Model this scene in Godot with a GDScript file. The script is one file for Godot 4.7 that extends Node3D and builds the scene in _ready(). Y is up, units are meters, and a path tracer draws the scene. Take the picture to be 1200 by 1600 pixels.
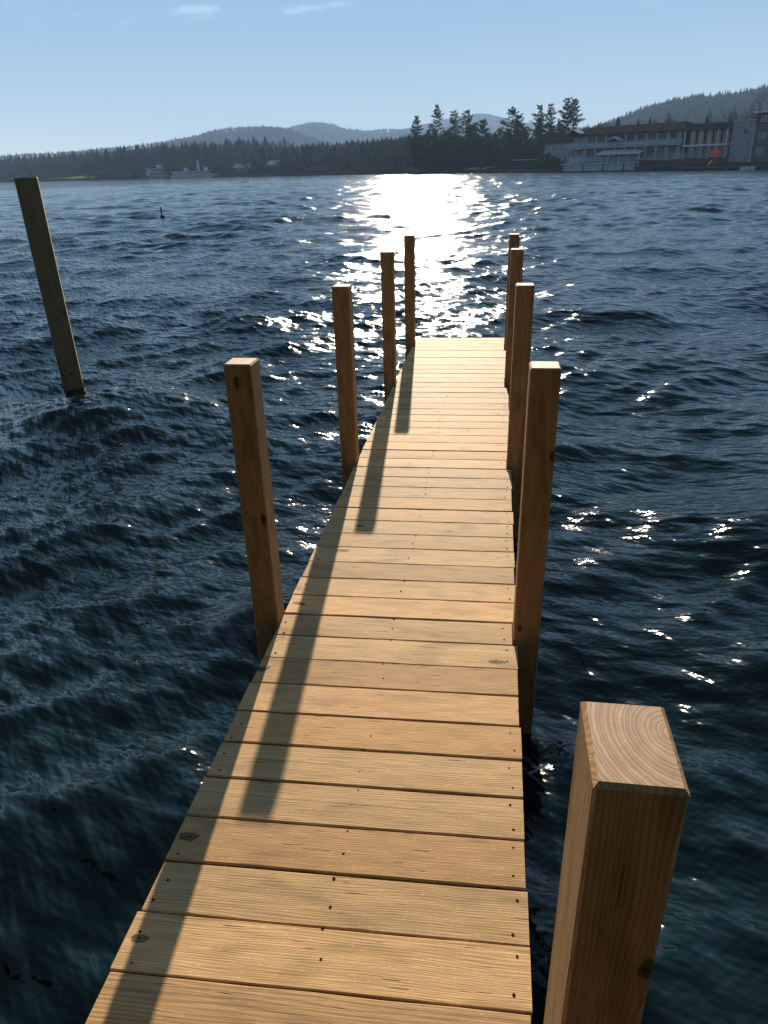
extends Node3D

# World: metres, y up, water level y = 0. The dock runs along -Z; its deck is 0.413 m above the water.
const DECK := 0.413
const DOCK_LEFT := -0.785
const DOCK_RIGHT := 0.135
const PITCH_BOARD := 0.1432

var M := {}
var used := {}


func _ready() -> void:
	# ---- camera ----
	var cam := Camera3D.new()
	cam.name = "camera"
	var yaw := deg_to_rad(-8.947)
	var pitch := deg_to_rad(25.613)
	var roll := deg_to_rad(-1.616)
	var fwd := Vector3(sin(yaw) * cos(pitch), -sin(pitch), -cos(yaw) * cos(pitch))
	var rgt := Vector3(cos(yaw), 0, sin(yaw))
	var upv := rgt.cross(fwd)
	var r2 := rgt * cos(roll) + upv * sin(roll)
	var u2 := upv * cos(roll) - rgt * sin(roll)
	cam.transform = Transform3D(Basis(r2, u2, -fwd), Vector3(0, DECK + 1.6, 0))
	cam.fov = 71.08
	cam.near = 0.05
	cam.far = 9000.0
	add_child(cam)
	cam.current = true

	# ---- sky, air, exposure ----
	var env := Environment.new()
	env.background_mode = Environment.BG_SKY
	var sky := Sky.new()
	var pano := PanoramaSkyMaterial.new()
	pano.panorama = ImageTexture.create_from_image(sky_image())
	sky.sky_material = pano
	env.sky = sky
	env.tonemap_mode = Environment.TONE_MAPPER_LINEAR
	env.tonemap_exposure = 2.2
	env.fog_enabled = true
	env.fog_density = 0.00026
	env.fog_light_color = Color(0.72, 0.85, 1.0)
	env.sdfgi_enabled = true
	env.ssao_enabled = true
	env.ssil_enabled = true
	var we := WorldEnvironment.new()
	we.name = "world_environment"
	we.environment = env
	add_child(we)

	# ---- sun: 21 degrees up, a little left of the dock's axis, ahead of the camera ----
	var sun := DirectionalLight3D.new()
	sun.name = "sun"
	sun.light_color = Color(1.0, 0.945, 0.855)
	sun.light_energy = 1.5
	sun.light_angular_distance = 0.53
	sun.shadow_enabled = true
	sun.basis = Basis.looking_at(-sun_dir(), Vector3.UP)
	add_child(sun)

	make_materials()
	build_water()
	build_hills()
	build_far_shore()
	build_dock()
	build_posts()
	build_hotel_shore()
	build_trees()
	build_left_shore_things()
	build_unseen_near_shore()


func sun_dir() -> Vector3:
	var el := deg_to_rad(21.24)
	var az := deg_to_rad(-5.06)
	return Vector3(sin(az) * cos(el), sin(el), -cos(az) * cos(el))


# =====================================================================  sky
func sky_image() -> Image:
	var w := 2048
	var h := 1024
	var f := PackedFloat32Array()
	f.resize(w * h * 3)
	var n := FastNoiseLite.new()
	n.seed = 11
	n.frequency = 1.0
	n.fractal_octaves = 4
	var s := sun_dir()
	var zenith := Vector3(0.043, 0.086, 0.128)
	var mid := Vector3(0.128, 0.248, 0.400)
	var low := Vector3(0.530, 0.580, 0.535)
	for j in h / 2 + 2:
		var th := PI * (j + 0.5) / h
		var y := cos(th)
		var el := 90.0 - rad_to_deg(th)
		var base := low.lerp(mid, 1.0 - exp(-maxf(el, 0.0) / 4.6)).lerp(zenith, smoothstep(9.0, 70.0, el))
		for i in w:
			var ph := TAU * ((i + 0.5) / w - 0.5)
			var d := Vector3(sin(ph) * sin(th), y, -cos(ph) * sin(th))
			var ang := rad_to_deg(acos(clampf(d.dot(s), -1, 1)))
			var glow := 0.26 * exp(-ang / 13.0) + 1.4 * exp(-ang / 2.6)
			var c := base * (0.86 + 0.30 * exp(-ang / 35.0)) + Vector3(1.0, 0.97, 0.90) * glow
			# low haze brightens below the sun
			c += Vector3(0.20, 0.19, 0.165) * exp(-absf(rad_to_deg(ph) + 5.06) / 14.0) * exp(-maxf(el, 0.0) / 5.0)
			# thin cirrus, stretched along the wind
			if el > 7.5:
				var k := 1.0 / maxf(d.y, 0.05)
				var p := (Vector2(d.x, d.z) * k).rotated(deg_to_rad(-11.0))
				var v := n.get_noise_2d(p.x * 1.1 + 19.44, p.y * 3.2)
				var v2 := n.get_noise_2d(p.x * 0.22 + 56.44, p.y * 0.35 + 9.0)
				var cl := smoothstep(0.12, 0.55, v) * smoothstep(-0.05, 0.35, v2) * smoothstep(8.3, 10.2, el)
				c += Vector3(0.16, 0.16, 0.15) * cl
			var o := (j * w + i) * 3
			f[o] = c.x
			f[o + 1] = c.y
			f[o + 2] = c.z
	# two short contrails
	for t in [[-24.73, 6.75, 3, 1.0], [-3.57, 7.2, 6, 0.0]]:
		for q in t[2]:
			var i: int = int((t[0] / 360.0 + 0.5) * w) + int(q) - int(t[2]) / 2
			var j := int((90.0 - t[1]) / 180.0 * h) + int(t[3] * q)
			var o := (j * w + i) * 3
			for b in 3:
				f[o + b] += 0.10
	for j in range(h / 2 + 2, h):
		for i in w:
			var o := (j * w + i) * 3
			f[o] = 0.05
			f[o + 1] = 0.07
			f[o + 2] = 0.08
	return Image.create_from_data(w, h, false, Image.FORMAT_RGBF, f.to_byte_array())


# =====================================================================  helpers
func lin(r: float, g: float, b: float) -> Color:
	return Color(r, g, b).linear_to_srgb()


func mat(r: float, g: float, b: float, rough := 0.8, spec := 0.4, tex: Texture2D = null, scale := 1.0) -> StandardMaterial3D:
	var m := StandardMaterial3D.new()
	m.albedo_color = lin(r, g, b)
	m.roughness = rough
	m.metallic_specular = spec
	if tex:
		m.albedo_texture = tex
		m.uv1_triplanar = true
		m.uv1_world_triplanar = true
		m.uv1_scale = Vector3.ONE * scale
	return m


func numbered(called: String) -> String:
	var k: int = used.get(called, 0)
	used[called] = k + 1
	return called if k == 0 else "%s_%03d" % [called, k]


func tag(o: Node, label: String, category: String, group := "", kind := "") -> void:
	if label: o.set_meta("label", label)
	if category: o.set_meta("category", category)
	if group: o.set_meta("group", group)
	if kind: o.set_meta("kind", kind)


func thing(called: String, label: String, category: String, at := Vector3.ZERO, turn := 0.0, group := "") -> Node3D:
	var o := Node3D.new()
	o.name = numbered(called)
	add_child(o)
	o.position = at
	o.rotation.y = turn
	tag(o, label, category, group)
	return o


func ST() -> SurfaceTool:
	var st := SurfaceTool.new()
	st.begin(Mesh.PRIMITIVE_TRIANGLES)
	st.set_smooth_group(-1)
	return st


func done(called: String, st: SurfaceTool, m: Material, parent: Node = self) -> MeshInstance3D:
	st.generate_normals()
	var o := MeshInstance3D.new()
	o.name = numbered(called) if parent == self else called
	o.mesh = st.commit()
	o.mesh.surface_set_material(0, m)
	parent.add_child(o, true)
	return o


func struct(o: Node) -> Node:
	o.set_meta("kind", "structure")
	return o


# corners counter-clockwise seen from outside
func quad(st: SurfaceTool, a: Vector3, b: Vector3, c: Vector3, d: Vector3) -> void:
	for p in [a, c, b, a, d, c]:
		st.add_vertex(p)


func tri(st: SurfaceTool, a: Vector3, b: Vector3, c: Vector3) -> void:
	for p in [a, c, b]:
		st.add_vertex(p)


func box(st: SurfaceTool, c: Vector3, s: Vector3, r := Basis()) -> void:
	var h := s * 0.5
	for k in 3:
		for g in [-1.0, 1.0]:
			var n := Vector3.ZERO
			n[k] = h[k] * g
			var u := Vector3.ZERO
			u[(k + 1) % 3] = h[(k + 1) % 3]
			var v := Vector3.ZERO
			v[(k + 2) % 3] = h[(k + 2) % 3] * g
			quad(st, c + r * (n - u - v), c + r * (n + u - v), c + r * (n + u + v), c + r * (n - u + v))


func bx(called: String, c: Vector3, s: Vector3, m: Material, parent: Node, r := Basis()) -> MeshInstance3D:
	var st := ST()
	box(st, c, s, r)
	return done(called, st, m, parent)


func tube(st: SurfaceTool, a: Vector3, b: Vector3, ra: float, rb: float, n := 6, caps := false) -> void:
	var ax := (b - a).normalized()
	var u := ax.cross(Vector3(0.31, 0.2, 0.93)).normalized()
	var v := ax.cross(u)
	for k in n:
		var t0 := TAU * k / n
		var t1 := TAU * (k + 1) / n
		var d0 := u * cos(t0) + v * sin(t0)
		var d1 := u * cos(t1) + v * sin(t1)
		quad(st, a + d0 * ra, a + d1 * ra, b + d1 * rb, b + d0 * rb)
		if caps:
			tri(st, b, b + d0 * rb, b + d1 * rb)
			tri(st, a, a + d1 * ra, a + d0 * ra)


func rng(k: int) -> RandomNumberGenerator:
	var r := RandomNumberGenerator.new()
	r.seed = k
	return r


# =====================================================================  materials
func noise_tex(sd: int, freq: float, lo: Color, hi: Color, size := 256) -> NoiseTexture2D:
	var n := FastNoiseLite.new()
	n.seed = sd
	n.frequency = freq
	n.fractal_octaves = 4
	var t := NoiseTexture2D.new()
	t.width = size
	t.height = size
	t.seamless = true
	t.noise = n
	var g := Gradient.new()
	g.set_color(0, lo)
	g.set_color(1, hi)
	t.color_ramp = g
	return t


# Sawn softwood laid out as strips along u; every strip is one board face. Returns [albedo, height].
func wood_images(strips: int, sh: int, length: float, width: float, knots: Array, sd: int) -> Array:
	var w := 1024
	var h := strips * sh
	var n := FastNoiseLite.new()
	n.seed = sd
	n.frequency = 1.0
	n.fractal_octaves = 2
	var col := PackedByteArray()
	col.resize(w * h * 3)
	var hei := PackedByteArray()
	hei.resize(w * h)
	var r := rng(sd)
	for s in strips:
		var heart := r.randf_range(-0.6, 1.6) * width      # where the pith lies across the board
		var depth := r.randf_range(0.02, 0.07)
		var tone := r.randf_range(0.95, 1.10)
		var warm := r.randf_range(-0.02, 0.02)
		var ring := r.randf_range(0.0042, 0.0085)
		var off := s * 37.3
		var saw := r.randf_range(0.0, 1.0)
		var tilt := r.randf_range(-0.03, 0.03)
		var ks: Array = knots[s]
		for j in sh:
			var y := (j + 0.5) / sh * width
			for i in w:
				var x := (i + 0.5) / w * length
				var lowf := n.get_noise_2d(x * 1.6 + off, y * 9.0)
				var fib := n.get_noise_2d(x * 6.0 + off, y * 760.0)
				var yy := y - heart + tilt * x + lowf * 0.012
				var push := 0.0
				var dark := 0.0
				for k in ks:
					var dx: float = (x - k[0]) / k[2]
					var dy: float = (y - k[1]) / (k[2] * 0.62)
					var q := dx * dx * 0.5 + dy * dy
					if q < 14.0:
						push += exp(-q * 0.42) * k[2] * 1.3 * (1.0 if dy >= 0.0 else -1.0)
						var rim := sqrt(q) + 0.18 * fib + 0.30 * n.get_noise_2d(x * 55.0 + off, y * 75.0)
						dark += (1.0 - smoothstep(0.92, 1.10, rim)) * 0.34 + exp(-pow((rim - 0.98) * 7.0, 2.0)) * 0.26 + exp(-q * 0.9) * 0.05
						if rim < 0.3:
							dark += 0.2
				var rad := sqrt(yy * yy + depth * depth) + push
				var ph := rad / ring + 0.5 * n.get_noise_2d(x * 0.8 + off, 5.0)
				var late := pow(absf(fposmod(ph, 1.0) * 2.0 - 1.0), 2.2)
				var patch := n.get_noise_2d(x * 5.0 + off, y * 26.0 + 60.0)
				var sawm := sin(x * 1150.0 + 3.0 * lowf + y * 16.0) * smoothstep(0.10, 0.45, patch + 0.3 * saw - 0.12)
				var crack := smoothstep(0.80, 0.95, n.get_noise_2d(x * 5.0 - off, y * 150.0 + 90.0) * 1.18)
				var stain := smoothstep(0.15, 0.75, n.get_noise_2d(x * 3.1 - off, y * 11.0 + 200.0)) * 0.12
				var check := smoothstep(0.35, 0.8, n.get_noise_2d(x * 46.0 + off, y * 46.0 - 70.0))
				var val := tone * (1.0 - 0.15 * late - 0.09 * fib + 0.07 * patch - 0.035 * sawm - stain + 0.07 * check) * (1.0 - minf(dark, 0.8)) * (1.0 - 0.55 * crack)
				var o := (s * sh + j) * w + i
				col[o * 3] = int(clampf((0.708 + warm) * val, 0, 1) * 255.0)
				col[o * 3 + 1] = int(clampf((0.566 - 0.02 * late + warm * 0.3) * val, 0, 1) * 255.0)
				col[o * 3 + 2] = int(clampf((0.410 - 0.06 * late) * val, 0, 1) * 255.0)
				hei[o] = int(clampf(0.50 + 0.10 * late + 0.20 * fib + 0.08 * patch + 0.08 * sawm + 0.10 * check - 0.5 * crack, 0, 1) * 255.0)
	return [Image.create_from_data(w, h, false, Image.FORMAT_RGB8, col), Image.create_from_data(w, h, false, Image.FORMAT_L8, hei)]


func ring_image() -> Image:
	var w := 384
	var col := PackedByteArray()
	col.resize(w * w * 3)
	var n := FastNoiseLite.new()
	n.seed = 5
	n.frequency = 1.0
	for j in w:
		for i in w:
			var x := (i + 0.5) / w - 1.02
			var y := (j + 0.5) / w - 0.34
			var a := atan2(y, x)
			var rad := sqrt(x * x + y * y) * (1.0 + 0.03 * sin(a * 3.0 + 1.0)) + 0.012 * n.get_noise_2d(x * 6.0, y * 6.0)
			var ph := pow(rad, 0.86) * 18.0 + 0.9 * n.get_noise_2d(rad * 9.0, 4.0)
			var t := fposmod(ph, 1.0)
			var light := smoothstep(0.30, 0.62, t) * (1.0 - smoothstep(0.82, 1.0, t))
			var rough := n.get_noise_2d(i * 0.35, j * 0.35)
			var ray := n.get_noise_2d(a * 40.0, rad * 3.0)
			var dirt := n.get_noise_2d(x * 3.5 + 7.0, y * 3.5)
			var val := 0.80 + 0.20 * light + 0.09 * rough + 0.06 * ray + 0.10 * dirt
			var o := (j * w + i) * 3
			col[o] = int(clampf(0.640 * val, 0, 1) * 255.0)
			col[o + 1] = int(clampf((0.475 + 0.03 * light) * val, 0, 1) * 255.0)
			col[o + 2] = int(clampf((0.325 + 0.05 * light) * val, 0, 1) * 255.0)
	return Image.create_from_data(w, w, false, Image.FORMAT_RGB8, col)


func wood_mat(im: Array, relief: float) -> StandardMaterial3D:
	var m := StandardMaterial3D.new()
	m.albedo_texture = ImageTexture.create_from_image(im[0])
	m.heightmap_enabled = true
	m.heightmap_texture = ImageTexture.create_from_image(im[1])
	m.heightmap_scale = relief
	m.roughness = 0.70
	m.metallic_specular = 0.24
	return m


# A periodic patch of wind ripples as a normal map.
func ripple_normal() -> ImageTexture:
	var n := 768
	var size := 2.6
	var r := rng(77)
	var hx := PackedFloat32Array()
	var hz := PackedFloat32Array()
	hx.resize(n * n)
	hz.resize(n * n)
	for q in 120:
		var lam: float = exp(r.randf_range(log(0.021), log(0.30)))
		var ang := PI * 0.5 + 0.22 + r.randfn(0.0, 0.42)
		var kx := roundi(size / lam * cos(ang))
		var kz := roundi(size / lam * sin(ang))
		if kx == 0 and kz == 0:
			continue
		var slope := 0.0180 * pow(lam / 0.12, 0.0)
		var kk := sqrt(float(kx * kx + kz * kz))
		var sx := slope * kx / kk
		var sz := slope * kz / kk
		var ph := r.randf() * TAU
		var c1 := cos(TAU * kx / n)
		var s1 := sin(TAU * kx / n)
		for j in n:
			var a := TAU * kz * j / n + ph
			var c := cos(a)
			var s := sin(a)
			var o := j * n
			for i in n:
				hx[o + i] += sx * c
				hz[o + i] += sz * c
				var t := c * c1 - s * s1
				s = s * c1 + c * s1
				c = t
	var b := PackedFloat32Array()
	b.resize(n * n * 3)
	for i in n * n:
		var v := Vector3(-hx[i], -hz[i], 1.0).normalized()
		b[i * 3] = v.x * 0.5 + 0.5
		b[i * 3 + 1] = v.y * 0.5 + 0.5
		b[i * 3 + 2] = v.z * 0.5 + 0.5
	return ImageTexture.create_from_image(Image.create_from_data(n, n, false, Image.FORMAT_RGBF, b.to_byte_array()))


func make_materials() -> void:
	var r := rng(3)
	var kn := []
	for s in 12:
		var a := []
		for k in [1, 1, 1, 2, 0, 1, 2, 1, 0, 2, 2, 1][s]:
			a.append([r.randf_range(0.08, 1.28), r.randf_range(0.02, 0.12), r.randf_range(0.006, 0.019)])
		kn.append(a)
	M.plank = wood_mat(wood_images(12, 128, 1.35, 0.14, kn, 26), 0.18)
	M.planks = [M.plank]
	for c in [Color(0.965, 0.965, 0.965), Color(1.0, 0.975, 0.94), Color(0.935, 0.92, 0.905), Color(0.985, 0.985, 0.98)]:
		var pm := M.plank.duplicate() as StandardMaterial3D
		pm.albedo_color = c
		M.planks.append(pm)
	var pk := [[[2.13, 0.040, 0.014], [1.62, 0.082, 0.016]], [[1.90, 0.088, 0.013], [1.22, 0.02, 0.010]], [[1.5, 0.03, 0.008]], [], [[1.0, 0.05, 0.010]], [], [[1.8, 0.06, 0.009]], []]
	M.post = wood_mat(wood_images(8, 96, 2.2, 0.096, pk, 58), 0.10)
	M.post.albedo_color = Color(0.88, 0.855, 0.835)
	var tint := M.post.duplicate() as StandardMaterial3D
	tint.albedo_color = Color(0.66, 0.74, 0.80)
	M.old_post = tint
	M.rings = StandardMaterial3D.new()
	M.rings.albedo_texture = ImageTexture.create_from_image(ring_image())
	M.rings.roughness = 0.7
	M.nail = mat(0.022, 0.016, 0.012, 0.9, 0.0)
	M.joist = mat(0.20, 0.125, 0.065, 0.8, 0.3, noise_tex(4, 0.03, Color(0.7, 0.7, 0.7), Color(1, 1, 1)), 2.0)
	# water
	var wm := StandardMaterial3D.new()
	wm.albedo_color = lin(0.0014, 0.0062, 0.0058)
	wm.roughness = 0.085
	wm.metallic_specular = 0.38
	wm.normal_enabled = true
	wm.normal_texture = ripple_normal()
	wm.normal_scale = 1.0
	M.water = wm
	# far things
	var soft := noise_tex(8, 0.02, Color(0.72, 0.72, 0.72), Color(1, 1, 1))
	var blot := noise_tex(9, 0.03, Color(0.5, 0.5, 0.5), Color(1, 1, 1))
	M.hill = mat(0.060, 0.058, 0.046, 0.95, 0.0, blot, 0.011)
	M.land = mat(0.050, 0.046, 0.036, 0.95, 0.0, blot, 0.05)
	M.lawn = mat(0.24, 0.19, 0.10, 0.95, 0.0, soft, 0.08)
	M.stone = mat(0.16, 0.15, 0.14, 0.9, 0.0, blot, 0.4)
	M.bark = mat(0.050, 0.040, 0.032, 0.95, 0.0)
	M.needle = mat(0.022, 0.038, 0.022, 0.7, 0.0)
	M.needle.backlight_enabled = true
	M.needle.backlight = lin(0.02, 0.035, 0.012)
	M.needle_far = mat(0.030, 0.044, 0.030, 0.9, 0.0)
	M.twig = mat(0.085, 0.070, 0.058, 0.95, 0.0)
	M.white = mat(0.44, 0.46, 0.48, 0.5, 0.15, soft, 0.3)
	M.pale = mat(0.32, 0.345, 0.37, 0.6, 0.0, soft, 0.3)
	M.paleblue = mat(0.26, 0.31, 0.37, 0.6, 0.0, soft, 0.3)
	M.taupe = mat(0.17, 0.145, 0.125, 0.85, 0.0, soft, 0.4)
	M.brown = mat(0.075, 0.055, 0.045, 0.85, 0.0, soft, 0.5)
	M.roof = mat(0.050, 0.045, 0.042, 0.85, 0.0, blot, 0.8)
	M.concrete = mat(0.22, 0.23, 0.24, 0.85, 0.0, soft, 0.3)
	M.green_wall = mat(0.085, 0.105, 0.100, 0.85, 0.0, soft, 0.4)
	M.glass = mat(0.012, 0.016, 0.020, 0.08, 0.5)
	M.dark = mat(0.035, 0.030, 0.027, 0.9, 0.0)
	M.red = mat(0.50, 0.022, 0.030, 0.5, 0.4)
	M.orange = mat(0.55, 0.19, 0.05, 0.5, 0.4)
	M.plankgrey = mat(0.20, 0.18, 0.155, 0.85, 0.0, blot, 0.8)


# =====================================================================  water
func build_water() -> void:
	var r := rng(2024)
	# wind waves coming down the lake towards the dock, from a few metres long to a hand's breadth
	var W := []
	for q in 62:
		var lam: float = exp(lerpf(log(4.2), log(0.15), (q + r.randf()) / 62.0))
		var ang := PI * 0.5 - 0.16 + r.randfn(0.0, 0.64)
		var k := TAU / lam
		var slope := 0.0365 * (1.0 if lam < 2.2 else 0.80)
		W.append([lam, cos(ang), sin(ang), k, slope / k, r.randf() * TAU])
	var xs := graded(0.0, -7.0, 6.0, 0.052, 0.017, 1100.0)
	var zs := PackedFloat32Array()
	var z := 2.4
	while z > -1000.0:
		zs.append(z)
		z -= 0.12 if z > 0.0 else 0.048 if z > -8.0 else 0.048 + (-8.0 - z) * (0.0042 if z > -60.0 else 0.006)
	zs.append(-4200.0)
	var nx := xs.size()
	var nz := zs.size()
	var gust := FastNoiseLite.new()
	gust.seed = 5
	gust.frequency = 0.11
	gust.fractal_octaves = 2
	var V := PackedVector3Array()
	var N := PackedVector3Array()
	var T := PackedVector2Array()
	V.resize(nx * nz)
	N.resize(nx * nz)
	T.resize(nx * nz)
	var o := 0
	for j in nz:
		var zz := zs[j]
		var dz := absf(zs[j] - zs[maxi(j - 1, 0)])
		for i in nx:
			var xx := xs[i]
			var sp := maxf(dz, xs[i] - xs[i - 1] if i > 0 else 10.0) * 2.7
			var px := xx
			var py := 0.0
			var pz := zz
			var ax := 0.0
			var ay := 1.0
			var az := 0.0
			var g := gust.get_noise_2d(xx * 0.8, zz)
			var amp := 0.95 + 0.75 * g
			for q in W:
				if q[0] < sp:
					break
				var f: float = q[3] * (q[1] * xx + q[2] * zz) + q[5]
				var s := sin(f) * amp
				var c := cos(f) * amp
				var a: float = q[4]
				py += a * s
				px += 0.75 * a * q[1] * c
				pz += 0.75 * a * q[2] * c
				var ka: float = a * q[3]
				ax -= q[1] * ka * c
				az -= q[2] * ka * c
				ay -= 0.75 * ka * s
			V[o] = Vector3(px, py, pz)
			N[o] = Vector3(ax, maxf(ay, 0.3), az).normalized()
			T[o] = Vector2(px + 0.35 * g, pz + 0.5 * gust.get_noise_2d(zz, xx * 0.7)) / 2.6
			o += 1
	var I := PackedInt32Array()
	I.resize((nx - 1) * (nz - 1) * 6)
	o = 0
	for j in nz - 1:
		for i in nx - 1:
			var a := j * nx + i
			I[o] = a
			I[o + 1] = a + nx
			I[o + 2] = a + 1
			I[o + 3] = a + 1
			I[o + 4] = a + nx
			I[o + 5] = a + nx + 1
			o += 6
	var arr := []
	arr.resize(Mesh.ARRAY_MAX)
	arr[Mesh.ARRAY_VERTEX] = V
	arr[Mesh.ARRAY_NORMAL] = N
	arr[Mesh.ARRAY_TEX_UV] = T
	arr[Mesh.ARRAY_INDEX] = I
	var m := ArrayMesh.new()
	m.add_surface_from_arrays(Mesh.PRIMITIVE_TRIANGLES, arr)
	m.surface_set_material(0, M.water)
	var o3 := MeshInstance3D.new()
	o3.name = "water"
	o3.mesh = m
	add_child(o3)
	struct(o3)


func graded(_mid: float, a: float, b: float, step: float, grow: float, far: float) -> PackedFloat32Array:
	var left := PackedFloat32Array()
	var x := a
	while x > -far:
		x -= step + (a - x) * grow
		left.append(x)
	left.reverse()
	var out := left
	x = a
	while x < b:
		out.append(x)
		x += step
	while x < far:
		out.append(x)
		x += step + (x - b) * grow
	return out


# =====================================================================  hills and shore
func ridge_at(P: Array, t: float) -> Vector3:
	var n := P.size() - 1
	var k := mini(int(t * n), n - 1)
	var f := t * n - k
	var p0: Vector3 = P[maxi(k - 1, 0)]
	var p3: Vector3 = P[mini(k + 2, n)]
	return (P[k] as Vector3).cubic_interpolate(P[k + 1], p0, p3, f)


func hill(called: String, P: Array, foot: float, sd: int, bump: float) -> Callable:
	var n := FastNoiseLite.new()
	n.seed = sd
	n.frequency = 0.006
	n.fractal_octaves = 4
	var surf := func(t: float, s: float) -> Vector3:
		var p := ridge_at(P, t)
		var q := p + Vector3(0, 0, foot * s)
		q.y = p.y * pow(maxf(1.0 - absf(s), 0.0), 0.8) + bump * n.get_noise_2d(q.x, q.z) * (1.0 - absf(s)) * minf(1.0, absf(s) * 3.0 + 0.25) - 1.5
		return q
	var st := ST()
	var nt := 150
	var ns := 16
	for i in nt:
		for j in ns:
			var t0 := float(i) / nt
			var t1 := float(i + 1) / nt
			var s0 := 1.0 - 2.0 * j / ns
			var s1 := 1.0 - 2.0 * (j + 1) / ns
			quad(st, surf.call(t0, s0), surf.call(t1, s0), surf.call(t1, s1), surf.call(t0, s1))
	struct(done(called, st, M.hill))
	return surf


# one low-poly spruce, 1 m high
func conifer_mesh(sd: int, tiers := 5) -> ArrayMesh:
	var r := rng(sd)
	var st := ST()
	for t in tiers:
		var y0 := 0.10 + 0.78 * t / tiers
		var y1 := minf(y0 + 0.42 - 0.02 * t, 1.0)
		var rad := 0.24 * (1.0 - 0.85 * t / tiers)
		for k in 7:
			var a := TAU * (k + r.randf_range(-0.3, 0.3)) / 7.0
			var w := 0.42
			var rr := rad * r.randf_range(0.55, 1.25)
			var yy := y0 + r.randf_range(-0.05, 0.05)
			tri(st, Vector3(0, y1, 0), Vector3(cos(a - w) * rr * 0.7, yy + 0.07, sin(a - w) * rr * 0.7), Vector3(cos(a) * rr, yy, sin(a) * rr))
			tri(st, Vector3(0, y1, 0), Vector3(cos(a) * rr, yy, sin(a) * rr), Vector3(cos(a + w) * rr * 0.7, yy + 0.07, sin(a + w) * rr * 0.7))
	st.generate_normals()
	return st.commit()


# a leafless hardwood, 1 m high: trunk, limbs and fans of twigs
func bare_mesh(sd: int) -> ArrayMesh:
	var r := rng(sd)
	var st := ST()
	tube(st, Vector3.ZERO, Vector3(0, 0.55, 0), 0.022, 0.012, 4)
	for k in 13:
		var a := r.randf() * TAU
		var y := r.randf_range(0.2, 0.6)
		var l := r.randf_range(0.22, 0.42)
		var d := Vector3(cos(a) * 0.55, r.randf_range(0.55, 1.1), sin(a) * 0.55).normalized()
		var b := Vector3(0, y, 0)
		var e := b + d * l
		e.y = minf(e.y, 0.94)
		tube(st, b, e, 0.009, 0.004, 3)
		for q in 7:
			var p := b.lerp(e, r.randf_range(0.35, 1.0))
			var g := (d + Vector3(r.randfn(0, 0.6), r.randfn(0.15, 0.4), r.randfn(0, 0.6))).normalized() * r.randf_range(0.07, 0.16)
			var sd2 := g.cross(Vector3(r.randfn(), r.randfn(), r.randfn())).normalized() * 0.012
			tri(st, p - sd2, p + sd2, p + g)
			tri(st, p + g * 0.4 - sd2 * 0.6, p + g * 0.4 + sd2 * 0.6, p + g * 0.7 + sd2 * 6.0)
	st.generate_normals()
	return st.commit()


func scatter(called: String, m: Mesh, mt: Material, at: Array, label: String) -> void:
	m.surface_set_material(0, mt)
	var mm := MultiMesh.new()
	mm.transform_format = MultiMesh.TRANSFORM_3D
	mm.mesh = m
	mm.instance_count = at.size()
	for i in at.size():
		mm.set_instance_transform(i, at[i])
	var o := MultiMeshInstance3D.new()
	o.name = numbered(called)
	o.multimesh = mm
	add_child(o)
	tag(o, label, "forest", "", "stuff")


func tree_place(r: RandomNumberGenerator, p: Vector3, h: float, wide := 1.0) -> Transform3D:
	var k := h * r.randf_range(0.65, 1.15)
	var b := Basis(Vector3.UP, r.randf() * TAU).scaled(Vector3(k * wide * r.randf_range(0.8, 1.3), k, k * wide * r.randf_range(0.8, 1.3)))
	return Transform3D(b, p)


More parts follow.
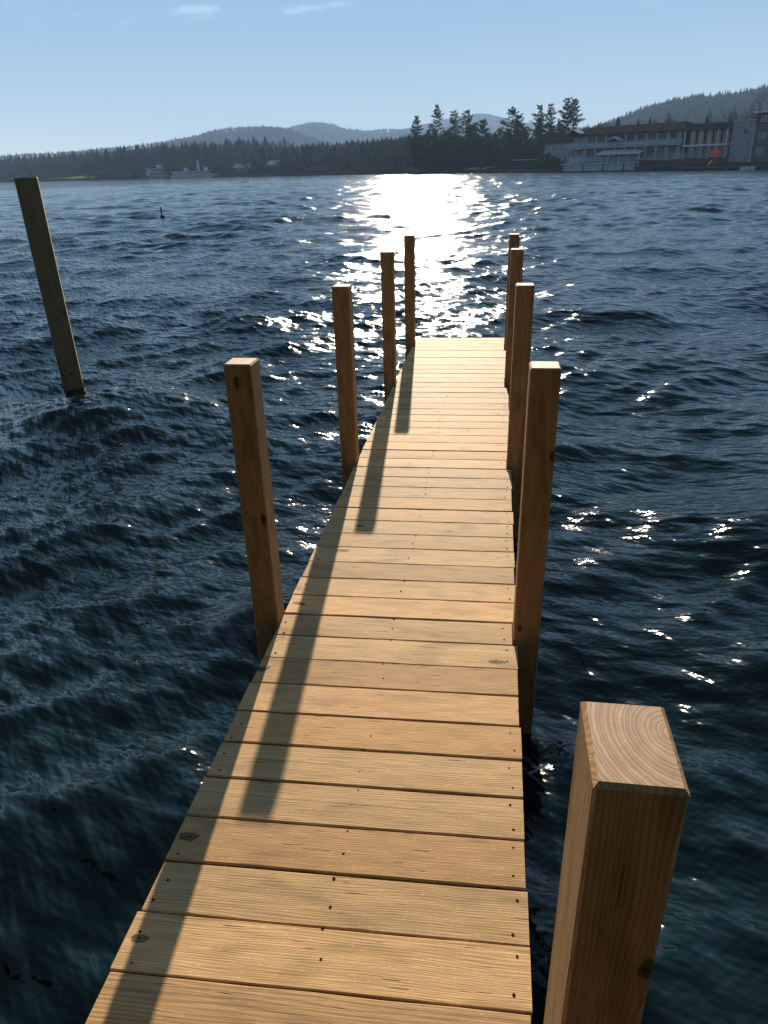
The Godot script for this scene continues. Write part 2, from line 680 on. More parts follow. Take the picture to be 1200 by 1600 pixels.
func build_hills() -> void:
	var A := [Vector3(-1263, 40, -1138), Vector3(-1093, 38, -1302), Vector3(-951, 38, -1409), Vector3(-824, 43, -1487), Vector3(-741, 49, -1530), Vector3(-623, 65, -1582), Vector3(-575, 75, -1600), Vector3(-507, 81, -1623), Vector3(-450, 77, -1639), Vector3(-397, 61, -1653), Vector3(-324, 40, -1669), Vector3(-237, 23, -1683), Vector3(-148, 11, -1694)]
	var B := [Vector3(-855, 45, -2349), Vector3(-731, 89, -2391), Vector3(-647, 113, -2415), Vector3(-567, 127, -2435), Vector3(-520, 122, -2445), Vector3(-473, 108, -2455), Vector3(-413, 102, -2466), Vector3(-356, 101, -2475), Vector3(-279, 102, -2484), Vector3(-174, 93, -2494), Vector3(0, 58, -2500), Vector3(174, 37, -2494)]
	var C := [Vector3(-573, 90, -3250), Vector3(-459, 131, -3268), Vector3(-368, 150, -3279), Vector3(-213, 177, -3293), Vector3(-150, 188, -3297), Vector3(-98, 192, -3299), Vector3(-52, 188, -3300), Vector3(-9, 177, -3300), Vector3(119, 151, -3298), Vector3(345, 125, -3282), Vector3(516, 96, -3259), Vector3(686, 67, -3228)]
	var D := [Vector3(35, 8, -999), Vector3(78, 18, -997), Vector3(105, 27, -995), Vector3(125, 34, -992), Vector3(159, 47, -987), Vector3(186, 55, -983), Vector3(204, 57, -979), Vector3(225, 59, -974), Vector3(257, 61, -966), Vector3(286, 65, -958), Vector3(326, 72, -946), Vector3(391, 74, -921), Vector3(500, 58, -866), Vector3(616, 36, -788)]
	var r := rng(8)
	var con := conifer_mesh(1, 4)
	var bare := bare_mesh(2)
	for q in [["hills", A, 520.0, 14, 12.0, 9.0, 5200], ["hills", B, 700.0, 15, 18.0, 11.0, 3600], ["hills", C, 800.0, 16, 18.0, 9.0, 0], ["hills", D, 430.0, 17, 14.0, 11.0, 7000]]:
		var surf := hill(q[0], q[1], q[2], q[3], q[4])
		var ca := []
		var ba := []
		for k in q[6]:
			var s: float = r.randf_range(-0.06, 1.0)
			s = s * absf(s)
			var p: Vector3 = surf.call(r.randf(), s)
			if r.randf() < 0.26:
				ca.append(tree_place(r, p, q[5] * 1.15))
			else:
				ba.append(tree_place(r, p, q[5], 1.3))
		if q[6]:
			var nm: String = {14: "long low ridge at left", 15: "domed hill in the middle", 17: "tall slope at right"}[q[3]]
			scatter("hill_forest", con.duplicate(), M.needle_far, ca, "dark conifers covering the " + nm)
			scatter("hill_forest", bare.duplicate(), M.twig, ba, "bare leafless hardwoods covering the " + nm)


# the line where land meets water, left to right
var SHORE := [Vector3(-980, 0, -760), Vector3(-620, 0, -640), Vector3(-349, 0, -513), Vector3(-250, 0, -440), Vector3(-177, 0, -392), Vector3(-102, 0, -346), Vector3(-60, 0, -312), Vector3(-33, 0, -280), Vector3(-29, 0, -254), Vector3(-6, 0, -246), Vector3(8, 0, -222), Vector3(13, 0, -196), Vector3(29.5, 0, -183), Vector3(36, 0, -174), Vector3(52, 0, -161), Vector3(80, 0, -140), Vector3(140, 0, -110), Vector3(260, 0, -70)]


func land_h(inland: float) -> float:
	if inland < 2.0:
		return lerpf(-0.6, 0.7, inland / 2.0)
	if inland < 14.0:
		return lerpf(0.7, 1.6, (inland - 2.0) / 12.0)
	if inland < 160.0:
		return lerpf(1.6, 9.0, (inland - 14.0) / 146.0)
	return 9.0 + (inland - 160.0) * 0.006


func shore_at(t: float) -> Vector3:
	var n := SHORE.size() - 1
	var k := mini(int(t * n), n - 1)
	return (SHORE[k] as Vector3).lerp(SHORE[k + 1], t * n - k)


func build_far_shore() -> void:
	var st := ST()
	var rows := [0.0, 2.0, 6.0, 14.0, 40.0, 90.0, 160.0, 400.0, 900.0]
	var n := 170
	var no := FastNoiseLite.new()
	no.seed = 31
	no.frequency = 0.05
	for i in n:
		for j in rows.size() - 1:
			var c := []
			for q in [[i, j], [i + 1, j], [i + 1, j + 1], [i, j + 1]]:
				var p := shore_at(float(q[0]) / n)
				var d: float = rows[q[1]]
				p.z -= d
				p.y = land_h(d) + (0.5 * no.get_noise_2d(p.x, p.z) * minf(d, 10.0) / 10.0)
				c.append(p)
			quad(st, c[0], c[1], c[2], c[3])
	struct(done("far_shore", st, M.land))
	# forest belt along the far left shore
	var r := rng(90)
	var ca := []
	var ba := []
	for k in 5200:
		var t := pow(r.randf(), 0.8) * 7.0 / 17.0
		var p := shore_at(t)
		var d := 5.0 + pow(r.randf(), 1.5) * 190.0
		p.z -= d
		if Vector2(p.x + 262.0, p.z + 463.0).length() < 24.0:
			continue
		if p.x > -190.0 and d < 24.0 and r.randf() < 0.75:
			continue
		p.y = land_h(d) - 0.3
		var h := 12.5 if p.x < -150.0 else 8.5
		if r.randf() < 0.24:
			ca.append(tree_place(r, p, h * 1.15))
		else:
			ba.append(tree_place(r, p, h, 1.25))
	scatter("shore_forest", conifer_mesh(5, 6), M.needle_far, ca, "dark conifers in the wood along the far left shore")
	scatter("shore_forest", bare_mesh(6), M.twig, ba, "bare leafless hardwoods in the wood along the far left shore")
	# the dead-grass bank
	st = ST()
	for i in 12:
		var a := Vector3(-290 + i * 5.0, 0, 0)
		var c := []
		for q in [[0, 2.5], [5, 2.5], [5, 20.0], [0, 20.0]]:
			var x: float = a.x + q[0]
			var zs := lerpf(-513, -440, (x + 349.0) / 99.0) if x < -250 else lerpf(-440, -392, (x + 250.0) / 73.0)
			var wig := 1.0 + 0.3 * sin(x * 0.3)
			c.append(Vector3(x, land_h(q[1] * wig) + 0.5, zs - q[1] * wig))
		quad(st, c[0], c[1], c[2], c[3])
	struct(done("grass_bank", st, M.lawn))


# =====================================================================  dock
func build_dock() -> void:
	var dock := thing("dock", "narrow new wooden dock of tan crosswise planks running out over the lake", "dock", Vector3(0, DECK, 0))
	var r := rng(41)
	var nails := ST()
	var n := 66
	for k in n:
		# board k: its near edge at the right end
		var zr := 1.935 - k * PITCH_BOARD
		var zc := zr - PITCH_BOARD * 0.5
		var xl := DOCK_LEFT + r.randf_range(-0.003, 0.003)
		var xr := DOCK_RIGHT + r.randf_range(-0.004, 0.004)
		# boards beside a post are cut back to stand against it
		for p in POSTS:
			var zp: float = p[1] - 0.048
			if absf(zc - zp) < 0.125:
				if p[0] > -0.3: xr = p[0] - 0.003
				else: xl = p[0] + 0.003
		if k == 20:
			xl -= 0.008
		var gap := r.randf_range(0.003, 0.0065)
		plank(dock, xl, xr, zr, PITCH_BOARD - gap, r)
		var zoff := func(x: float) -> float: return zr - (x - DOCK_RIGHT) * -0.031 - PITCH_BOARD * 0.5 + gap * 0.5
		for x in [xl + 0.030, -0.335, xr - 0.030]:
			for g in [-0.038, 0.038]:
				if r.randf() < 0.08: continue
				var nx: float = x + r.randf_range(-0.009, 0.009)
				var nz: float = zoff.call(nx) + g + r.randf_range(-0.01, 0.01)
				var rad := r.randf_range(0.0024, 0.0041)
				tube(nails, Vector3(nx, -0.004, nz), Vector3(nx, 0.0007, nz), rad, rad, 7, true)
	var nm := done("nail_heads", nails, M.nail, dock)
	nm.set_meta("kind", "stuff")
	# frame under the boards
	for x in [DOCK_LEFT + 0.05, (DOCK_LEFT + DOCK_RIGHT) * 0.5, DOCK_RIGHT - 0.06]:
		bx("stringer", Vector3(x, -0.040 - 0.092, -2.78), Vector3(0.040, 0.184, 9.36), M.joist, dock)
	for z in [-0.62, -2.30, -4.02, -5.76, -7.14]:
		bx("cross_beam", Vector3((DOCK_LEFT + DOCK_RIGHT) * 0.5, -0.22 - 0.066, z), Vector3(0.915, 0.130, 0.040), M.joist, dock)


func plank(dock: Node3D, xl: float, xr: float, zr: float, wid: float, r: RandomNumberGenerator) -> void:
	var st := SurfaceTool.new()
	st.begin(Mesh.PRIMITIVE_TRIANGLES)
	var strip := r.randi() % 12
	var fu := r.randf() < 0.5
	var slide := r.randf() * 0.43
	var fv := r.randf() < 0.5
	var lift := r.randf_range(-0.0012, 0.0012)
	var cup := r.randf_range(-0.0010, 0.0016)
	var ch := r.randf_range(0.0018, 0.0035)
	# cross-section, front (near) edge first: [along z from the near edge, y]
	var prof := [[0.0, -0.038], [0.0, -ch], [ch, 0.0], [wid * 0.5, cup], [wid - ch, 0.0], [wid, -ch], [wid, -0.038]]
	var seg := 6
	var wob := []
	for i in seg + 1:
		wob.append([r.randf_range(-0.0011, 0.0011), r.randf_range(-0.0011, 0.0011), r.randf_range(-0.0006, 0.0006)])
	var pt := func(i: int, k: int) -> Vector3:
		var t := float(i) / seg
		var x := lerpf(xl, xr, t)
		var z0 := zr + (x - DOCK_RIGHT) * -0.031 + lerpf(wob[i][0], wob[i][1], prof[k][0] / wid)
		return Vector3(x, prof[k][1] + lift + wob[i][2], z0 - prof[k][0])
	var uv := func(i: int, k: int) -> Vector2:
		var u := (slide + 0.92 * i / seg) / 1.35
		var v: float = 0.02 + 0.96 * prof[k][0] / wid
		if k == 0: v = 0.06
		if k == prof.size() - 1: v = 0.94
		return Vector2(1.0 - u if fu else u, (strip + (1.0 - v if fv else v)) / 12.0)
	for k in prof.size() - 1:
		st.set_smooth_group(-1 if k != 2 and k != 3 else 1)
		for i in seg:
			for q in [[i, k], [i + 1, k + 1], [i + 1, k], [i, k], [i, k + 1], [i + 1, k + 1]]:
				st.set_uv(uv.call(q[0], q[1]))
				st.add_vertex(pt.call(q[0], q[1]))
	st.set_smooth_group(-1)
	for e in [0, seg]:
		for k in range(1, prof.size() - 1):
			var f := [[e, 0], [e, k], [e, k + 1]] if e == 0 else [[e, 0], [e, k + 1], [e, k]]
			f.reverse()
			for q in f:
				st.set_uv(Vector2(0.01, (strip + 0.3 + 0.4 * prof[q[1]][0] / wid) / 12.0))
				st.add_vertex(pt.call(q[0], q[1]))
	done("plank", st, M.planks[r.randi() % M.planks.size()], dock)


# inner face x, near face z, top above deck, strips (front, right, back, left), label. x > -0.3: right side of the dock
var POSTS := [
	[0.1210, -0.566, 1.024, [1, 3, 5, 2], "square wooden post nearest the camera, its pale ringed end grain seen from above"],
	[0.1200, -2.242, 1.028, [1, 5, 3, 7], "second post along the right side, with a dark knot near its edge"],
	[0.1120, -3.960, 1.028, [3, 2, 5, 6], "third post along the right side of the dock, middle of five"],
	[0.1110, -5.759, 1.028, [7, 2, 5, 4], "fourth post along the right side, partly behind the third"],
	[0.1150, -7.067, 1.028, [5, 2, 3, 6], "farthest post on the right, at the dock's end"],
	[-0.7860, -0.470, 1.020, [3, 2, 5, 6], "post at the bottom left corner, only its edge in view"],
	[-0.7855, -2.249, 1.028, [0, 4, 5, 6], "nearest full post on the left side, round dark knot at its top"],
	[-0.7811, -3.955, 1.028, [7, 6, 5, 3], "second full post along the left side of the dock"],
	[-0.7700, -5.677, 1.028, [3, 2, 5, 6], "third post along the left side, against the sun glitter"],
	[-0.7640, -7.123, 1.028, [5, 2, 3, 6], "farthest post on the left, at the dock's end in the glitter"],
]


func post_mesh(w: float, d: float, bottom: float, top: float, strips: Array, side: Material, cap: Material, ch: float, r: RandomNumberGenerator) -> ArrayMesh:
	var st := SurfaceTool.new()
	st.begin(Mesh.PRIMITIVE_TRIANGLES)
	st.set_smooth_group(-1)
	var e := 0.004
	# four sides, each with a small eased corner, from bottom to the chamfer under the top
	var hs := [bottom, lerpf(bottom, top, 0.35), lerpf(bottom, top, 0.7), top - ch]
	var cor := [Vector2(0, 0), Vector2(w, 0), Vector2(w, -d), Vector2(0, -d)]
	var wob := []
	for i in hs.size():
		wob.append(Vector3(r.randf_range(-0.0015, 0.0015), 0, r.randf_range(-0.0015, 0.0015)) if i < hs.size() - 1 else Vector3.ZERO)
	for f in 4:
		var a: Vector2 = cor[f]
		var b: Vector2 = cor[(f + 1) % 4]
		var c: Vector2 = cor[(f + 2) % 4]
		var t := (b - a).normalized()
		var t2 := (c - b).normalized()
		var pts := [a + t * e, b - t * e, b + t2 * e]
		for i in hs.size() - 1:
			for k in 2:
				var q := [[k, i], [k + 1, i], [k + 1, i + 1], [k, i], [k + 1, i + 1], [k, i + 1]]
				q = [q[0], q[2], q[1], q[3], q[5], q[4]]
				for z in q:
					var p2: Vector2 = pts[z[0]]
					var v: float = [0.02, 0.96, 0.99][z[0]]
					st.set_uv(Vector2(clampf((hs[z[1]] - bottom) / 2.2, 0, 1), (strips[f] + v) / 8.0))
					st.add_vertex(Vector3(p2.x, hs[z[1]], p2.y) + wob[z[1]])
		# chamfer round the top
		var ia := Vector2(lerpf(a.x, w * 0.5, ch / w * 2.0), lerpf(a.y, -d * 0.5, ch / d * 2.0))
		var ib := Vector2(lerpf(b.x, w * 0.5, ch / w * 2.0), lerpf(b.y, -d * 0.5, ch / d * 2.0))
		var P := [Vector3(a.x, top - ch, a.y), Vector3(b.x, top - ch, b.y), Vector3(ib.x, top, ib.y), Vector3(ia.x, top, ia.y)]
		var U := [Vector2(0.97, strips[f] + 0.02), Vector2(0.97, strips[f] + 0.98), Vector2(0.99, strips[f] + 0.9), Vector2(0.99, strips[f] + 0.1)]
		for z in [0, 2, 1, 0, 3, 2]:
			st.set_uv(Vector2(U[z].x, U[z].y / 8.0))
			st.add_vertex(P[z])
	st.generate_normals()
	var m := st.commit()
	m.surface_set_material(0, side)
	var s2 := SurfaceTool.new()
	s2.begin(Mesh.PRIMITIVE_TRIANGLES)
	s2.set_smooth_group(-1)
	var T := [Vector3(ch, top, -ch), Vector3(w - ch, top, -ch), Vector3(w - ch, top, -d + ch), Vector3(ch, top, -d + ch)]
	var TU := [Vector2(0, 1), Vector2(1, 1), Vector2(1, 0), Vector2(0, 0)]
	for z in [0, 2, 1, 0, 3, 2]:
		s2.set_uv(TU[z])
		s2.add_vertex(T[z])
	s2.generate_normals()
	m = s2.commit(m)
	m.surface_set_material(1, cap)
	return m


func build_posts() -> void:
	var r := rng(63)
	var w := 0.0959
	for p in POSTS:
		var o := MeshInstance3D.new()
		o.name = numbered("dock_post")
		o.mesh = post_mesh(w, 0.134 if p[2] < 1.025 and p[0] > 0.0 else w, -DECK - 0.75, p[2], p[3], M.post, M.rings, 0.0055, r)
		o.position = Vector3(p[0] if p[0] > -0.3 else p[0] - w, DECK, p[1])
		add_child(o)
		tag(o, p[4], "post", "square posts along the dock")
	var lone := MeshInstance3D.new()
	lone.name = numbered("mooring_post")
	lone.mesh = post_mesh(0.205, 0.205, -0.9, 2.02, [4, 2, 6, 3], M.old_post, M.rings, 0.008, r)
	lone.position = Vector3(-4.575, 0, -6.99)
	lone.rotation = Vector3(0.0, deg_to_rad(30.0), deg_to_rad(0.6))
	add_child(lone)
	tag(lone, "tall grey-brown square post standing alone in the water at left", "post")


# a thing whose local x runs from a to b along its front; local z points out of the front, y = 0 is the water level
func front(called: String, label: String, category: String, a: Vector2, b: Vector2, group := "") -> Array:
	var d := b - a
	return [thing(called, label, category, Vector3(a.x, 0, a.y), -atan2(d.y, d.x), group), d.length()]


func window(parent: Node, c: Vector3, w: float, h: float, frame: Material, bars := 1) -> void:
	var g := bx("window", c + Vector3(0, 0, 0.03), Vector3(w, h, 0.06), M.glass, parent)
	var st := ST()
	var t := 0.10
	box(st, c + Vector3(0, h * 0.5 + t * 0.5, 0.06), Vector3(w + 2 * t, t, 0.14))
	box(st, c + Vector3(0, -h * 0.5 - t * 0.5, 0.07), Vector3(w + 2 * t, t, 0.18))
	for s in [-1.0, 1.0]:
		box(st, c + Vector3(s * (w * 0.5 + t * 0.5), 0, 0.06), Vector3(t, h, 0.14))
	for k in bars:
		box(st, c + Vector3(w * ((k + 1.0) / (bars + 1.0) - 0.5), 0, 0.075), Vector3(0.06, h, 0.05))
	done("frame", st, frame, g)


func railing(parent: Node, a: Vector3, b: Vector3, h: float, m: Material, solid := false) -> void:
	var st := ST()
	var d := b - a
	var n := maxi(2, int(d.length() / 1.4))
	var r := Basis(Vector3.UP, -atan2(d.z, d.x))
	var mid := (a + b) * 0.5
	box(st, mid + Vector3(0, h, 0), Vector3(d.length(), 0.10, 0.10), r)
	if solid:
		box(st, mid + Vector3(0, h * 0.47, 0), Vector3(d.length(), h * 0.78, 0.05), r)
	else:
		for k in 3:
			box(st, mid + Vector3(0, h * (0.2 + 0.22 * k), 0), Vector3(d.length(), 0.05, 0.04), r)
	for k in n + 1:
		box(st, a.lerp(b, float(k) / n) + Vector3(0, h * 0.5 - 0.03, 0.02), Vector3(0.09, h - 0.06, 0.09), r)
	done("railing", st, m, parent)


func gable_roof(called: String, x0: float, x1: float, z0: float, z1: float, eave: float, ridge: float, hip: float, m: Material, parent: Node) -> MeshInstance3D:
	var st := ST()
	var zm := (z0 + z1) * 0.5
	var t := 0.22
	for y in [0.0, -t]:
		var a := Vector3(x0, eave + y, z1)
		var b := Vector3(x1, eave + y, z1)
		var c := Vector3(x1, eave + y, z0)
		var d := Vector3(x0, eave + y, z0)
		var p := Vector3(x0 + hip, ridge + y, zm)
		var q := Vector3(x1 - hip, ridge + y, zm)
		if y == 0.0:
			quad(st, a, b, q, p)
			quad(st, c, d, p, q)
			tri(st, b, c, q)
			tri(st, d, a, p)
		else:
			quad(st, d, c, b, a)
			for e in [[a, b], [b, c], [c, d], [d, a]]:
				quad(st, e[0], e[1], e[1] + Vector3(0, t, 0), e[0] + Vector3(0, t, 0))
	return done(called, st, m, parent)


func build_hotel_shore() -> void:
	# ---- long three-storey hotel
	var f := front("hotel", "long lakeside hotel with brown hipped roof and rows of pale railed balconies", "hotel", Vector2(18.0, -205.0), Vector2(40.2, -184.6))
	var o: Node3D = f[0]
	var L: float = f[1]
	bx("wall", Vector3(L * 0.5, 4.4, -4.0), Vector3(L, 7.4, 8.0), M.taupe, o)
	gable_roof("roof", -1.2, L + 0.6, -9.2, 1.9, 8.05, 9.75, 3.2, M.roof, o)
	for fl in [2.45, 5.25]:
		bx("balcony_floor", Vector3(L * 0.5 + 2.4, fl - 0.12, 0.85), Vector3(L - 4.8, 0.22, 1.70), M.pale, o)
		railing(o, Vector3(5.0, fl, 1.62), Vector3(L, fl, 1.62), 1.0, M.paleblue, fl > 5.0)
		for k in 9:
			var x := 6.4 + k * 2.72
			window(o, Vector3(x, fl + 1.25, 0.0), 1.5, 1.9, M.pale, 1)
		for k in 10:
			bx("column", Vector3(5.05 + k * 2.72, fl + 1.29, 1.50), Vector3(0.20, 2.56, 0.20), M.pale, o)
		# rounded end bay
		var prev := Vector3(-0.9, fl, -0.5)
		var st := ST()
		for k in 7:
			var a := PI - PI * (k + 1.0) / 7.0
			var p := Vector3(2.0 + 2.95 * cos(a), fl, 0.4 + 2.3 * sin(a))
			railing(o, prev, p, 1.05, M.paleblue, true)
			quad(st, prev + Vector3(0, -0.3, 0), p + Vector3(0, -0.3, 0), p, prev)
			tri(st, Vector3(2, fl, 0), prev, p)
			tri(st, Vector3(2, fl - 0.3, 0), p + Vector3(0, -0.3, 0), prev + Vector3(0, -0.3, 0))
			prev = p
		done("bay_balcony", st, M.pale, o)
		for k in 2:
			window(o, Vector3(1.0 + k * 2.2, fl + 1.25, 0.0), 1.5, 1.9, M.pale, 1)
	for k in 8:
		window(o, Vector3(2.2 + k * 3.4, 1.55, 0.0), 2.0, 1.3, M.pale, 2)
	for k in 5:
		bx("column", Vector3(-0.6 + k * 1.3, 1.5, 2.3 - 0.25 * absf(k - 2.0)), Vector3(0.24, 1.7, 0.24), M.pale, o)
	# two small dormer gables whose barge boards catch the sun
	for q in [[1.2, 8.0, 2.9], [13.4, 5.9, 3.6]]:
		var st2 := ST()
		for s in [-1.0, 1.0]:
			var a := Vector3(q[0] + s * 2.1, q[1] + 0.35, q[2] - 0.6)
			var b := Vector3(q[0], q[1] + 1.25, q[2] - 0.6)
			var v := Vector3(0, 0.14, 0)
			var z := Vector3(0, 0, -2.6)
			if s < 0:
				quad(st2, a + v, b + v, b + v + z, a + v + z)
				quad(st2, b, a, a + z, b + z)
				quad(st2, a, b, b + v, a + v)
			else:
				quad(st2, b + v, a + v, a + v + z, b + v + z)
				quad(st2, a, b, b + z, a + z)
				quad(st2, b, a, a + v, b + v)
		done("gable_canopy", st2, M.white, o)

	# ---- glass-fronted wing
	f = front("hotel_wing", "flat-roofed wing with white columns before a tall dark glass front", "building", Vector2(40.6, -184.0), Vector2(47.4, -176.6))
	o = f[0]
	L = f[1]
	bx("wall", Vector3(L * 0.5, 4.1, -4.5), Vector3(L - 0.1, 6.9, 8.6), M.brown, o)
	bx("roof", Vector3(L * 0.5, 7.85, -3.6), Vector3(L + 0.3, 0.5, 11.0), M.brown, o)
	bx("roof_house", Vector3(2.8, 8.55, -4.5), Vector3(6.4, 0.9, 5.0), M.dark, o)
	bx("balcony_floor", Vector3(L * 0.5, 4.72, 0.75), Vector3(L, 0.36, 1.9), M.white, o)
	bx("terrace_wall", Vector3(L * 0.5, 1.45, 2.6), Vector3(L + 3.0, 1.5, 0.4), M.brown, o)
	for k in 6:
		bx("column", Vector3(0.12 + k * (L - 0.24) / 5.0, 6.25, 1.45), Vector3(0.22, 2.7, 0.22), M.white, o)
		bx("column", Vector3(0.12 + k * (L - 0.24) / 5.0, 3.37, 1.35), Vector3(0.20, 2.33, 0.20), M.pale, o)
	for k in 5:
		window(o, Vector3((k + 0.5) * (L - 0.24) / 5.0 + 0.12, 6.2, 0.0), 1.55, 2.4, M.dark, 1)
		window(o, Vector3((k + 0.5) * (L - 0.24) / 5.0 + 0.12, 3.4, 0.0), 1.5, 1.9, M.pale, 1)
	railing(o, Vector3(-1.4, 2.2, 2.6), Vector3(L - 3.0, 2.2, 2.6), 0.9, M.pale)

	# ---- blank grey stair tower
	f = front("stair_tower", "plain windowless grey tower between the glass wing and the dark house", "building", Vector2(47.3, -176.0), Vector2(50.6, -172.4))
	o = f[0]
	L = f[1]
	bx("wall", Vector3(L * 0.5, 4.7, -2.6), Vector3(L, 8.4, 5.2), M.concrete, o)
	bx("parapet", Vector3(L * 0.5, 8.98, -2.6), Vector3(L + 0.2, 0.22, 5.4), M.pale, o)
	bx("vent", Vector3(L * 0.62, 6.9, 0.06), Vector3(0.5, 0.7, 0.14), M.dark, o)

	# ---- dark house at the frame's edge
	f = front("lake_house", "dark green-grey house with brown top storey and white roof edge at far right", "house", Vector2(50.2, -171.6), Vector2(61.5, -162.0))
	o = f[0]
	L = f[1]
	bx("wall", Vector3(L * 0.5, 4.2, -4.0), Vector3(L, 7.4, 8.0), M.green_wall, o)
	bx("upper_wall", Vector3(L * 0.5 + 0.1, 8.95, -3.6), Vector3(L - 0.2, 2.1, 6.4), M.brown, o)
	bx("roof", Vector3(L * 0.5, 10.17, -3.4), Vector3(L + 0.9, 0.34, 8.2), M.white, o)
	bx("corner_board", Vector3(0.12, 4.2, 0.06), Vector3(0.28, 7.4, 0.14), M.pale, o)
	for k in 5:
		window(o, Vector3(2.0 + k * 3.0, 5.9, 0.0), 1.3, 0.9, M.pale, 1)
		window(o, Vector3(2.0 + k * 3.0, 3.2, 0.0), 1.3, 1.1, M.pale, 1)
		window(o, Vector3(1.8 + k * 2.9, 9.0, -0.39), 1.5, 1.0, M.white, 1)
	bx("deck", Vector3(L * 0.5 + 3.4, 4.6, 1.2), Vector3(7.0, 0.18, 2.4), M.plankgrey, o)
	railing(o, Vector3(5.0, 4.7, 2.3), Vector3(L, 4.7, 2.3), 1.0, M.pale)

	# ---- gabled house behind the pines
	f = front("gabled_house", "pale grey gabled house half hidden behind the pines left of the hotel", "house", Vector2(12.2, -226.0), Vector2(19.0, -219.0))
	o = f[0]
	L = f[1]
	bx("wall", Vector3(L * 0.5, 4.4, -4.0), Vector3(L, 5.6, 8.0), M.concrete, o)
	gable_roof("roof", -0.5, L + 0.5, -8.6, 0.6, 7.25, 9.7, 0.05, M.roof, o)
	for k in 3:
		window(o, Vector3(1.7 + k * 3.1, 5.6, 0.0), 1.1, 1.4, M.white, 1)
		window(o, Vector3(1.7 + k * 3.1, 3.0, 0.0), 1.1, 1.4, M.white, 1)

	# ---- white boathouse on the water
	f = front("boathouse", "long low pale blue boathouse with a flat deck roof at the water before the hotel", "boathouse", Vector2(14.4, -188.6), Vector2(29.4, -181.6))
	o = f[0]
	L = f[1]
	for k in 8:
		bx("panel", Vector3((k + 0.5) * L / 8.0, 0.98, -0.06 + 0.02 * (k % 2)), Vector3(L / 8.0 - 0.05, 1.45, 0.12), M.paleblue, o)
	bx("wall", Vector3(L * 0.5, 0.9, -2.1), Vector3(L - 0.1, 1.5, 3.9), M.paleblue, o)
	bx("roof_deck", Vector3(L * 0.5, 1.78, -1.9), Vector3(L + 0.5, 0.16, 4.6), M.white, o)
	bx("float", Vector3(L * 0.5, 0.10, -1.4), Vector3(L + 1.6, 0.36, 6.4), M.dark, o)
	railing(o, Vector3(0.4, 1.86, -3.9), Vector3(L - 0.3, 1.86, -3.9), 0.9, M.pale)
	railing(o, Vector3(3.0, 0.28, 1.3), Vector3(9.5, 0.28, 1.3), 0.8, M.white)
	for k in 4:
		bx("mooring_pile", Vector3(1.0 + k * 4.6, 0.5, 1.95), Vector3(0.22, 2.2, 0.22), M.dark, o)

	# ---- pavilion with pale shed roof
	f = front("pavilion", "open pavilion with a pale sloping roof above the boathouse", "pavilion", Vector2(22.6, -192.6), Vector2(31.6, -188.0))
	o = f[0]
	L = f[1]
	bx("roof", Vector3(L * 0.5, 4.0, -1.6), Vector3(L, 0.20, 4.6), M.white, o, Basis(Vector3.RIGHT, 0.16))
	for k in 5:
		for z in [0.2, -3.4]:
			bx("column", Vector3(0.3 + k * (L - 0.6) / 4.0, 2.35, z), Vector3(0.2, 2.75, 0.2), M.pale, o)
	bx("floor", Vector3(L * 0.5, 1.02, -1.6), Vector3(L + 0.4, 0.24, 4.6), M.plankgrey, o)
	bx("counter", Vector3(L * 0.5, 1.65, -2.6), Vector3(L * 0.7, 1.0, 0.7), M.brown, o)

	# ---- piers
	pier("fishing_pier", "short dark pier on round piles between boathouse and low dock", Vector2(29.4, -179.4), Vector2(36.6, -172.8), 0.95, 8)
	pier("low_dock", "long low dock with pale edge along the right shore", Vector2(36.8, -172.0), Vector2(63.0, -152.6), 0.52, 16)
	pier("low_dock", "low grey dock under the pines, left of the boathouse", Vector2(-4.0, -240.0), Vector2(13.0, -203.0), 0.5, 14)

	# ---- red canopy and orange kayak on the bank
	var t := thing("red_canopy", "small bright red canopy on the bank before the glass wing", "canopy", Vector3(43.9, 1.2, -172.9))
	var st3 := ST()
	for k in 8:
		var a0 := TAU * k / 8.0
		var a1 := TAU * (k + 1) / 8.0
		var top := Vector3(0, 2.75, 0)
		var p0 := Vector3(cos(a0) * 1.25, 2.0, sin(a0) * 1.25)
		var p1 := Vector3(cos(a1) * 1.25, 2.0, sin(a1) * 1.25)
		tri(st3, top, p1, p0)
		quad(st3, p1, p0, p0 + Vector3(0, -0.75, 0), p1 + Vector3(0, -0.75, 0))
	done("cover", st3, M.red, t)
	var st4 := ST()
	tube(st4, Vector3(0, -0.4, 0), Vector3(0, 2.7, 0), 0.05, 0.05, 6, true)
	done("pole", st4, M.pale, t)
	t = thing("kayak", "orange kayak leaning on the bank beside the red canopy", "kayak", Vector3(42.6, 0.4, -171.6), 0.6)
	var st5 := ST()
	var ks := [0.02, 0.16, 0.24, 0.27, 0.24, 0.16, 0.02]
	for k in 6:
		tube(st5, Vector3(-0.6 + k * 0.24, 0.15 + k * 0.24, 0), Vector3(-0.6 + (k + 1) * 0.24, 0.15 + (k + 1) * 0.24, 0), ks[k] * 0.7, ks[k + 1] * 0.7, 8)
	done("hull", st5, M.orange, t)
	small_boat("small white open boat floating off the low dock at right", Vector3(46.6, 0, -158.6), 0.5, 3.2)
	small_boat("white motorboat pulled up beneath the middle pines", Vector3(-8.5, 1.0, -252.0), 0.2, 4.6)
	small_boat("white motorboat lying just right of the other beneath the pines", Vector3(-3.4, 1.0, -251.0), 0.1, 4.2)
	shelter("low shelter with sunlit flat roof beside the lake under the pines", Vector3(6.5, 0.6, -229.0), -0.9, 6.0)
	shelter("long flat shelter roof among the trunks of the middle pines", Vector3(-7.0, 1.2, -262.0), 0.0, 7.0)


